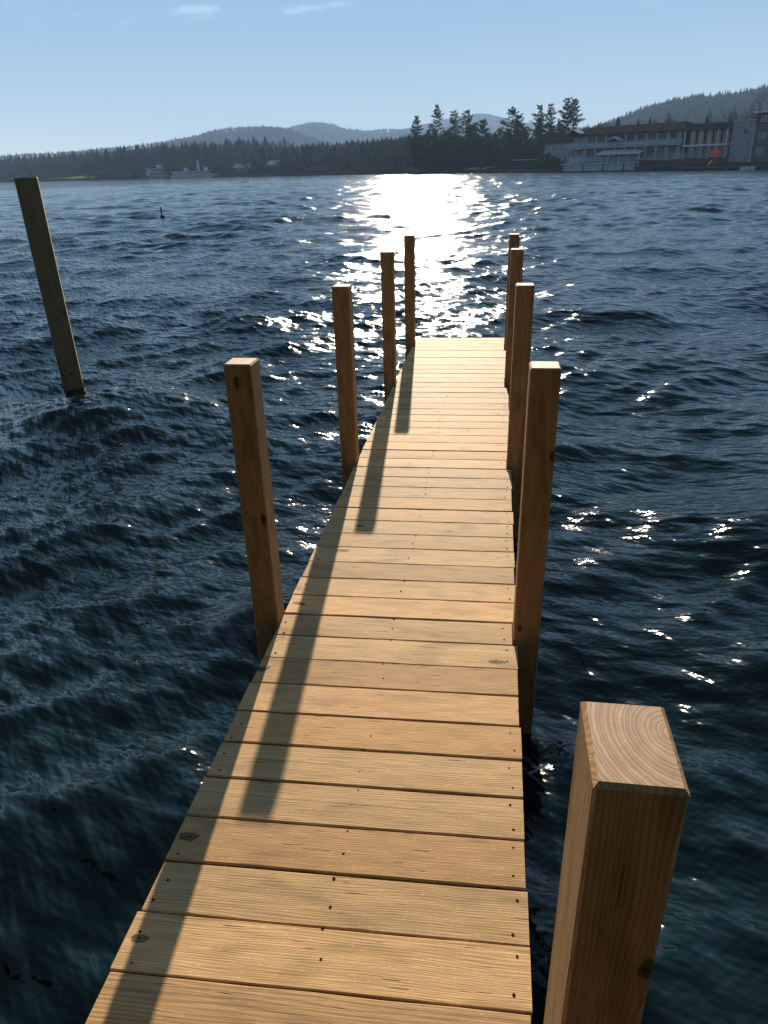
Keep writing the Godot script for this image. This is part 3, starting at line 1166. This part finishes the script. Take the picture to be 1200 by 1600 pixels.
func pier(called: String, label: String, a: Vector2, b: Vector2, h: float, n: int) -> void:
	var f := front(called, label, "pier" if called != "low_dock" else "dock", a, b)
	var o: Node3D = f[0]
	var L: float = f[1]
	bx("deck", Vector3(L * 0.5, h, -0.9), Vector3(L, 0.14, 2.2), M.plankgrey, o)
	bx("edge_beam", Vector3(L * 0.5, h - 0.16, 0.12), Vector3(L, 0.2, 0.12), M.dark, o)
	for k in n + 1:
		var st := ST()
		tube(st, Vector3(L * k / n, -1.0, 0.30), Vector3(L * k / n, h + (0.55 if k % 2 == 0 else 0.15), 0.30), 0.11, 0.10, 7, true)
		done("pile", st, M.dark, o)


func small_boat(label: String, at: Vector3, turn: float, L: float) -> void:
	var t := thing("small_boat", label, "boat", at, turn)
	var st := ST()
	var n := 10
	var pr := func(k: int) -> Array:
		var u := float(k) / n
		var w := 0.36 * L * 0.5 * sqrt(maxf(1.0 - pow(maxf(u - 0.25, 0.0) / 0.75, 2.2), 0.0)) + 0.01
		return [-L * 0.5 + u * L, w, 0.42 + 0.22 * u * u]
	for k in n:
		var p: Array = pr.call(k)
		var q: Array = pr.call(k + 1)
		for s in [-1.0, 1.0]:
			var a := Vector3(p[0], -0.12, s * p[1] * 0.6)
			var b := Vector3(q[0], -0.12, s * q[1] * 0.6)
			var c := Vector3(q[0], q[2], s * q[1])
			var d := Vector3(p[0], p[2], s * p[1])
			if s > 0: quad(st, a, b, c, d)
			else: quad(st, b, a, d, c)
		quad(st, Vector3(p[0], p[2] - 0.1, p[1]), Vector3(q[0], q[2] - 0.1, q[1]), Vector3(q[0], q[2] - 0.1, -q[1]), Vector3(p[0], p[2] - 0.1, -p[1]))
	quad(st, Vector3(-L * 0.5, -0.12, -0.11 * L), Vector3(-L * 0.5, -0.12, 0.11 * L), Vector3(-L * 0.5, 0.42, 0.18 * L), Vector3(-L * 0.5, 0.42, -0.18 * L))
	done("hull", st, M.white, t)
	bx("windshield", Vector3(L * 0.12, 0.72, 0), Vector3(0.06, 0.34, 0.26 * L), M.glass, t, Basis(Vector3.BACK, 0.4))
	bx("bench", Vector3(-L * 0.2, 0.50, 0), Vector3(0.35, 0.2, 0.28 * L), M.pale, t)


func shelter(label: String, at: Vector3, turn: float, L: float) -> void:
	var t := thing("shelter", label, "shelter", at, turn)
	bx("roof", Vector3(0, 2.55, 0), Vector3(L, 0.16, 3.0), M.white, t)
	bx("back_wall", Vector3(0, 1.2, -1.3), Vector3(L - 0.3, 2.5, 0.12), M.brown, t)
	for k in 4:
		bx("column", Vector3((k / 3.0 - 0.5) * (L - 0.4), 1.15, 1.3), Vector3(0.14, 2.62, 0.14), M.dark, t)


# =====================================================================  trees
# white pine: bare lower trunk, flat uneven tiers of needle clumps
func pine(label: String, at: Vector3, h: float, bare: float, spread: float, sd: int, group := "tall pines on the point", called := "pine_tree") -> void:
	var r := rng(sd)
	var t := thing(called, label, "tree", at, r.randf() * TAU, group)
	var lean := Vector3(r.randfn(0, 0.02), 1, r.randfn(0, 0.02)) * h
	var st := ST()
	var seg := 5
	for k in seg:
		tube(st, lean * k / seg, lean * (k + 1.0) / seg, h * 0.014 * (1.05 - float(k) / seg), h * 0.014 * (1.05 - (k + 1.0) / seg), 6)
	var cr := ST()
	var y := bare
	while y < 0.985:
		var u := (y - bare) / (1.0 - bare)
		var env := spread * (0.35 + 0.65 * sin(PI * clampf(0.22 + 0.72 * u, 0, 1))) * (1.0 - 0.55 * u * u)
		var n := r.randi_range(2, 5)
		var a0 := r.randf() * TAU
		for k in n:
			var a := a0 + TAU * k / n + r.randfn(0, 0.35)
			var l := env * r.randf_range(0.35, 1.2)
			var b := lean * y
			var d := Vector3(cos(a), r.randf_range(-0.05, 0.32) + 0.35 * u, sin(a)).normalized()
			var e := b + d * l
			tube(st, b, e, 0.07 * (1.15 - u) + 0.015, 0.015, 3)
			var m := int(7 + l * 6.0)
			for q in m:
				var p := b.lerp(e, pow(r.randf_range(0.12, 1.0), 0.7)) + Vector3(r.randfn(0, 0.22), r.randfn(0.12, 0.13), r.randfn(0, 0.22)) * (0.5 + l * 0.2)
				for w in 4:
					var g := Vector3(r.randfn(0, 1), r.randfn(0.25, 0.55), r.randfn(0, 1)).normalized() * r.randf_range(0.22, 0.50)
					var s2 := g.cross(Vector3(r.randfn(), r.randfn(), r.randfn())).normalized() * r.randf_range(0.06, 0.15)
					tri(cr, p - s2, p + s2, p + g)
		y += r.randf_range(0.022, 0.048)
	done("trunk", st, M.bark, t)
	done("crown", cr, M.needle, t)


func bare_tree(label: String, at: Vector3, h: float, sd: int, group := "") -> void:
	var r := rng(sd)
	var t := thing("bare_tree", label, "tree", at, 0.0, group)
	var st := ST()
	tube(st, Vector3(0, -0.5, 0), Vector3(0, h * 0.32, 0), h * 0.020, h * 0.015, 6)
	done("trunk", st, M.bark, t)
	var cr := ST()
	var grow := func(self_: Callable, p: Vector3, d: Vector3, l: float, w: float, lev: int) -> void:
		var e := p + d * l
		tube(cr, p, e, w, w * 0.6, 3)
		if lev == 0:
			return
		for k in (4 if lev > 1 else 5):
			var nd := (d + Vector3(r.randfn(0, 0.5), r.randfn(0.12, 0.3), r.randfn(0, 0.5))).normalized()
			self_.call(self_, p.lerp(e, r.randf_range(0.45, 1.0)), nd, l * r.randf_range(0.5, 0.8), w * 0.55, lev - 1)
	for k in 5:
		var a := TAU * k / 5.0 + r.randfn(0, 0.3)
		grow.call(grow, Vector3(0, h * r.randf_range(0.22, 0.34), 0), Vector3(cos(a) * 0.55, 1, sin(a) * 0.55).normalized(), h * 0.28, h * 0.009, 3)
	done("crown", cr, M.twig, t)


func build_trees() -> void:
	var P := [
		["slim pine at the left tip of the point, left of the tallest", -25.6, -252.0, 15.0, 0.10, 3.6],
		["tallest pine of the left cluster, bare trunk and small tufted top", -19.6, -249.5, 18.0, 0.40, 3.4],
		["broad pine just right of the tallest left one, left of a twin", -13.9, -251.0, 16.0, 0.12, 4.6],
		["broad pine in the left cluster, right of its twin", -10.2, -249.0, 16.2, 0.10, 5.0],
		["lower round-topped pine at the right end of the left cluster", -5.6, -251.0, 13.6, 0.10, 4.4],
		["dense flat-topped pine standing in the middle of the point", 3.1, -250.0, 16.9, 0.10, 5.0],
		["pine leaning against the dense middle pine on its right", 5.8, -253.0, 14.6, 0.10, 4.2],
		["narrow pine left of the pair beside the hotel", 11.5, -249.0, 16.4, 0.10, 4.2],
		["slightly taller narrow pine of the pair left of the hotel", 14.1, -247.0, 16.4, 0.12, 4.2],
		["open-crowned pine above the hotel's left end, left of two", 18.6, -247.0, 18.4, 0.30, 3.9],
		["open-crowned pine above the hotel's left end, right of two", 21.2, -246.0, 17.9, 0.30, 4.2],
	]
	for k in P.size():
		var q: Array = P[k]
		pine(q[0], Vector3(q[1], 1.0, q[2]), q[3], q[4], q[5], 300 + k)
	var r := rng(55)
	for k in 34:
		var x := -26.0 + k * 1.42 + r.randfn(0, 0.5)
		var z := -258.0 - r.randf() * 14.0
		if x > 6.0:
			z += 6.0
		pine("short dark conifer in the thick growth beneath the tall pines", Vector3(x, 1.3, z), r.randf_range(8.0, 12.5), 0.04, r.randf_range(2.2, 3.2), 400 + k, "low conifers filling in under the pines", "young_conifer")
	for k in 7:
		pine("low dark bush on the bank left of the boathouse", Vector3(9.2 + k * 0.75 + r.randf() * 0.5, 0.4, -223.0 + k * 3.4), r.randf_range(2.2, 4.0), 0.02, 1.5, 460 + k, "bushes on the bank by the boathouse", "shore_bush")
	var B := [["bare tree rising above the hotel roof, left one", 27.6, -212.0, 11.6], ["bare tree rising above the hotel roof, right of the other", 30.4, -210.0, 11.0], ["wide bare tree behind the hotel roof's right half", 39.0, -208.0, 12.0], ["bare tree behind the flat roof house of the wing", 43.5, -206.0, 12.2], ["bare tree behind the blank grey tower", 50.5, -200.0, 12.6], ["bare tree left of the dark house's white roof", 53.5, -194.0, 13.4], ["tall bare tree at the right edge above the dark house", 56.5, -186.0, 16.5], ["bare tree showing between the tall pines", -2.0, -256.0, 13.5]]
	for k in B.size():
		bare_tree(B[k][0], Vector3(B[k][1], 1.4, B[k][2]), B[k][3], 500 + k, "bare trees behind the shore buildings")
	# woodland behind the buildings on the right
	var ba := []
	var ca := []
	for k in 900:
		var x := r.randf_range(24.0, 170.0)
		var z := -225.0 - r.randf() * 150.0 + (x - 24.0) * 0.35
		var p := Vector3(x, 2.5 + r.randf() * 2.0, z)
		if r.randf() < 0.25: ca.append(tree_place(r, p, 8.5))
		else: ba.append(tree_place(r, p, 8.5, 1.3))
	scatter("shore_forest", bare_mesh(16), M.twig, ba, "bare leafless wood rising behind the hotel")
	scatter("shore_forest", conifer_mesh(15, 6), M.needle_far, ca, "dark conifers in the wood behind the hotel")


# =====================================================================  far left shore, boats, marker
func lake_boat(called: String, label: String, at: Vector3, turn: float, L: float, wide: float, decks: int, funnel: float, mast: float) -> void:
	var t := thing(called, label, "ship", at, turn)
	var st := ST()
	var n := 12
	for k in n:
		var f := [[], []]
		for e in 2:
			var u := float(k + e) / n
			var w := wide * 0.5 * sqrt(maxf(1.0 - pow(absf(u - 0.42) / 0.60, 3.0), 0.02))
			f[e] = [-L * 0.5 + u * L, w, 1.3 + 0.7 * u * u]
		for s in [-1.0, 1.0]:
			var a := Vector3(f[0][0], -0.3, s * f[0][1] * 0.8)
			var b := Vector3(f[1][0], -0.3, s * f[1][1] * 0.8)
			var c := Vector3(f[1][0], f[1][2], s * f[1][1])
			var d := Vector3(f[0][0], f[0][2], s * f[0][1])
			if s > 0: quad(st, a, b, c, d)
			else: quad(st, b, a, d, c)
		quad(st, Vector3(f[0][0], f[0][2], f[0][1]), Vector3(f[1][0], f[1][2], f[1][1]), Vector3(f[1][0], f[1][2], -f[1][1]), Vector3(f[0][0], f[0][2], -f[0][1]))
	done("hull", st, M.pale, t)
	for d in decks:
		var l := L * (0.72 - 0.13 * d)
		var y := 1.5 + d * 1.75
		var cab := bx("cabin", Vector3(-L * 0.06, y + 0.75, 0), Vector3(l, 1.45, wide * (0.78 - 0.08 * d)), M.pale, t)
		var wn := int(l / 1.3)
		for k in wn:
			for s in [-1.0, 1.0]:
				bx("window", Vector3(-L * 0.06 + ((k + 0.5) / wn - 0.5) * l, y + 0.85, s * (wide * (0.39 - 0.04 * d) + 0.02)), Vector3(0.75, 0.65, 0.06), M.glass, cab)
		bx("deck", Vector3(-L * 0.06, y + 1.58, 0), Vector3(l + 1.2, 0.16, wide * (0.92 - 0.08 * d)), M.white, t)
	var top := 1.5 + decks * 1.75
	bx("pilot_house", Vector3(L * 0.16, top + 0.8, 0), Vector3(1.8, 1.5, 1.9), M.white, t)
	if funnel > 0.0:
		var f2 := ST()
		tube(f2, Vector3(-L * 0.1, top, 0), Vector3(-L * 0.1, top + funnel, 0), 0.8, 0.7, 12, true)
		done("funnel", f2, M.pale, t)
	var m2 := ST()
	tube(m2, Vector3(L * 0.10, top, 0), Vector3(L * 0.10, top + mast, 0), 0.09, 0.05, 6, true)
	done("mast", m2, M.pale, t)


func lodge(label: String, at: Vector3, turn: float, L: float, h: float, wall: Material, roof: Material) -> void:
	var t := thing("shore_building", label, "building", at, turn)
	bx("wall", Vector3(0, h * 0.5, 0), Vector3(L, h, 6.0), wall, t)
	gable_roof("roof", -L * 0.5 - 0.5, L * 0.5 + 0.5, -3.8, 3.8, h + 0.2, h + 1.9, 1.5, roof, t)
	for k in int(L / 3.0):
		window(t, Vector3(-L * 0.5 + 1.6 + k * 3.0, h * 0.55, 3.0), 1.3, 1.2, M.white, 1)


func build_left_shore_things() -> void:
	lake_boat("tour_boat", "tall white tour boat with stacked decks, farthest left of the moored boats", Vector3(-174.0, 0, -386.5), 1.15, 14.0, 5.0, 2, 0.0, 3.4)
	lake_boat("tour_boat", "long low white tour boat moored in the middle of the three", Vector3(-156.5, 0, -377.5), 0.15, 12.0, 3.8, 1, 0.0, 1.4)
	lake_boat("tour_boat", "white boat with a thick grey funnel, rightmost of the three moored boats", Vector3(-143.5, 0, -370.0), 0.3, 13.0, 4.6, 1, 4.6, 3.0)
	lodge("long low building with pinkish white roof on the far left shore", Vector3(-103.0, 2.4, -371.0), 0.5, 14.0, 2.4, M.brown, M.white)
	lodge("low dark building with sunlit roof strip, left of the pink roofed one", Vector3(-122.0, 1.9, -369.0), 0.5, 9.0, 2.0, M.brown, M.pale)
	lodge("small grey building by the water left of the pine point", Vector3(-50.0, 1.7, -318.0), 0.7, 9.0, 2.4, M.concrete, M.roof)
	lodge("dim brown boathouse on the far shore below the domed hill", Vector3(-78.0, 1.6, -338.0), 0.6, 11.0, 2.4, M.brown, M.roof)
	pier("low_dock", "low dark dock along the far shore between boats and point", Vector2(-128.0, -356.0), Vector2(-92.0, -332.0), 0.6, 12)
	# marker stick in the lake
	var t := thing("marker_stick", "small dark marker stick poking out of the lake, far left", "marker", Vector3(-17.2, 0, -38.1))
	var st := ST()
	tube(st, Vector3(0, -0.5, 0), Vector3(-0.03, 0.50, 0), 0.05, 0.035, 8, true)
	done("stick", st, M.dark, t)
	var s2 := ST()
	tube(s2, Vector3(0, -0.12, 0), Vector3(0, 0.10, 0), 0.13, 0.10, 10, true)
	done("float", s2, M.dark, t)


# =====================================================================  near shore, out of view behind the camera; its wood is placed to darken the post fronts
func build_unseen_near_shore() -> void:
	var st := ST()
	quad(st, Vector3(-90, 0.36, 70), Vector3(90, 0.36, 70), Vector3(90, 0.36, 2.1), Vector3(-90, 0.36, 2.1))
	quad(st, Vector3(90, -0.6, 2.1), Vector3(-90, -0.6, 2.1), Vector3(-90, 0.36, 2.1), Vector3(90, 0.36, 2.1))
	struct(done("near_shore", st, M.land))
	var r := rng(700)
	var ca := []
	for k in 420:
		var x := r.randf_range(-70.0, 70.0)
		var z := 5.5 + pow(r.randf(), 1.4) * 40.0
		ca.append(tree_place(r, Vector3(x, 0.2, z), 14.0, 1.25))
	scatter("shore_forest", conifer_mesh(25, 7), M.needle_far, ca, "unseen dark conifers behind the camera, placed to keep the sky off the post fronts")
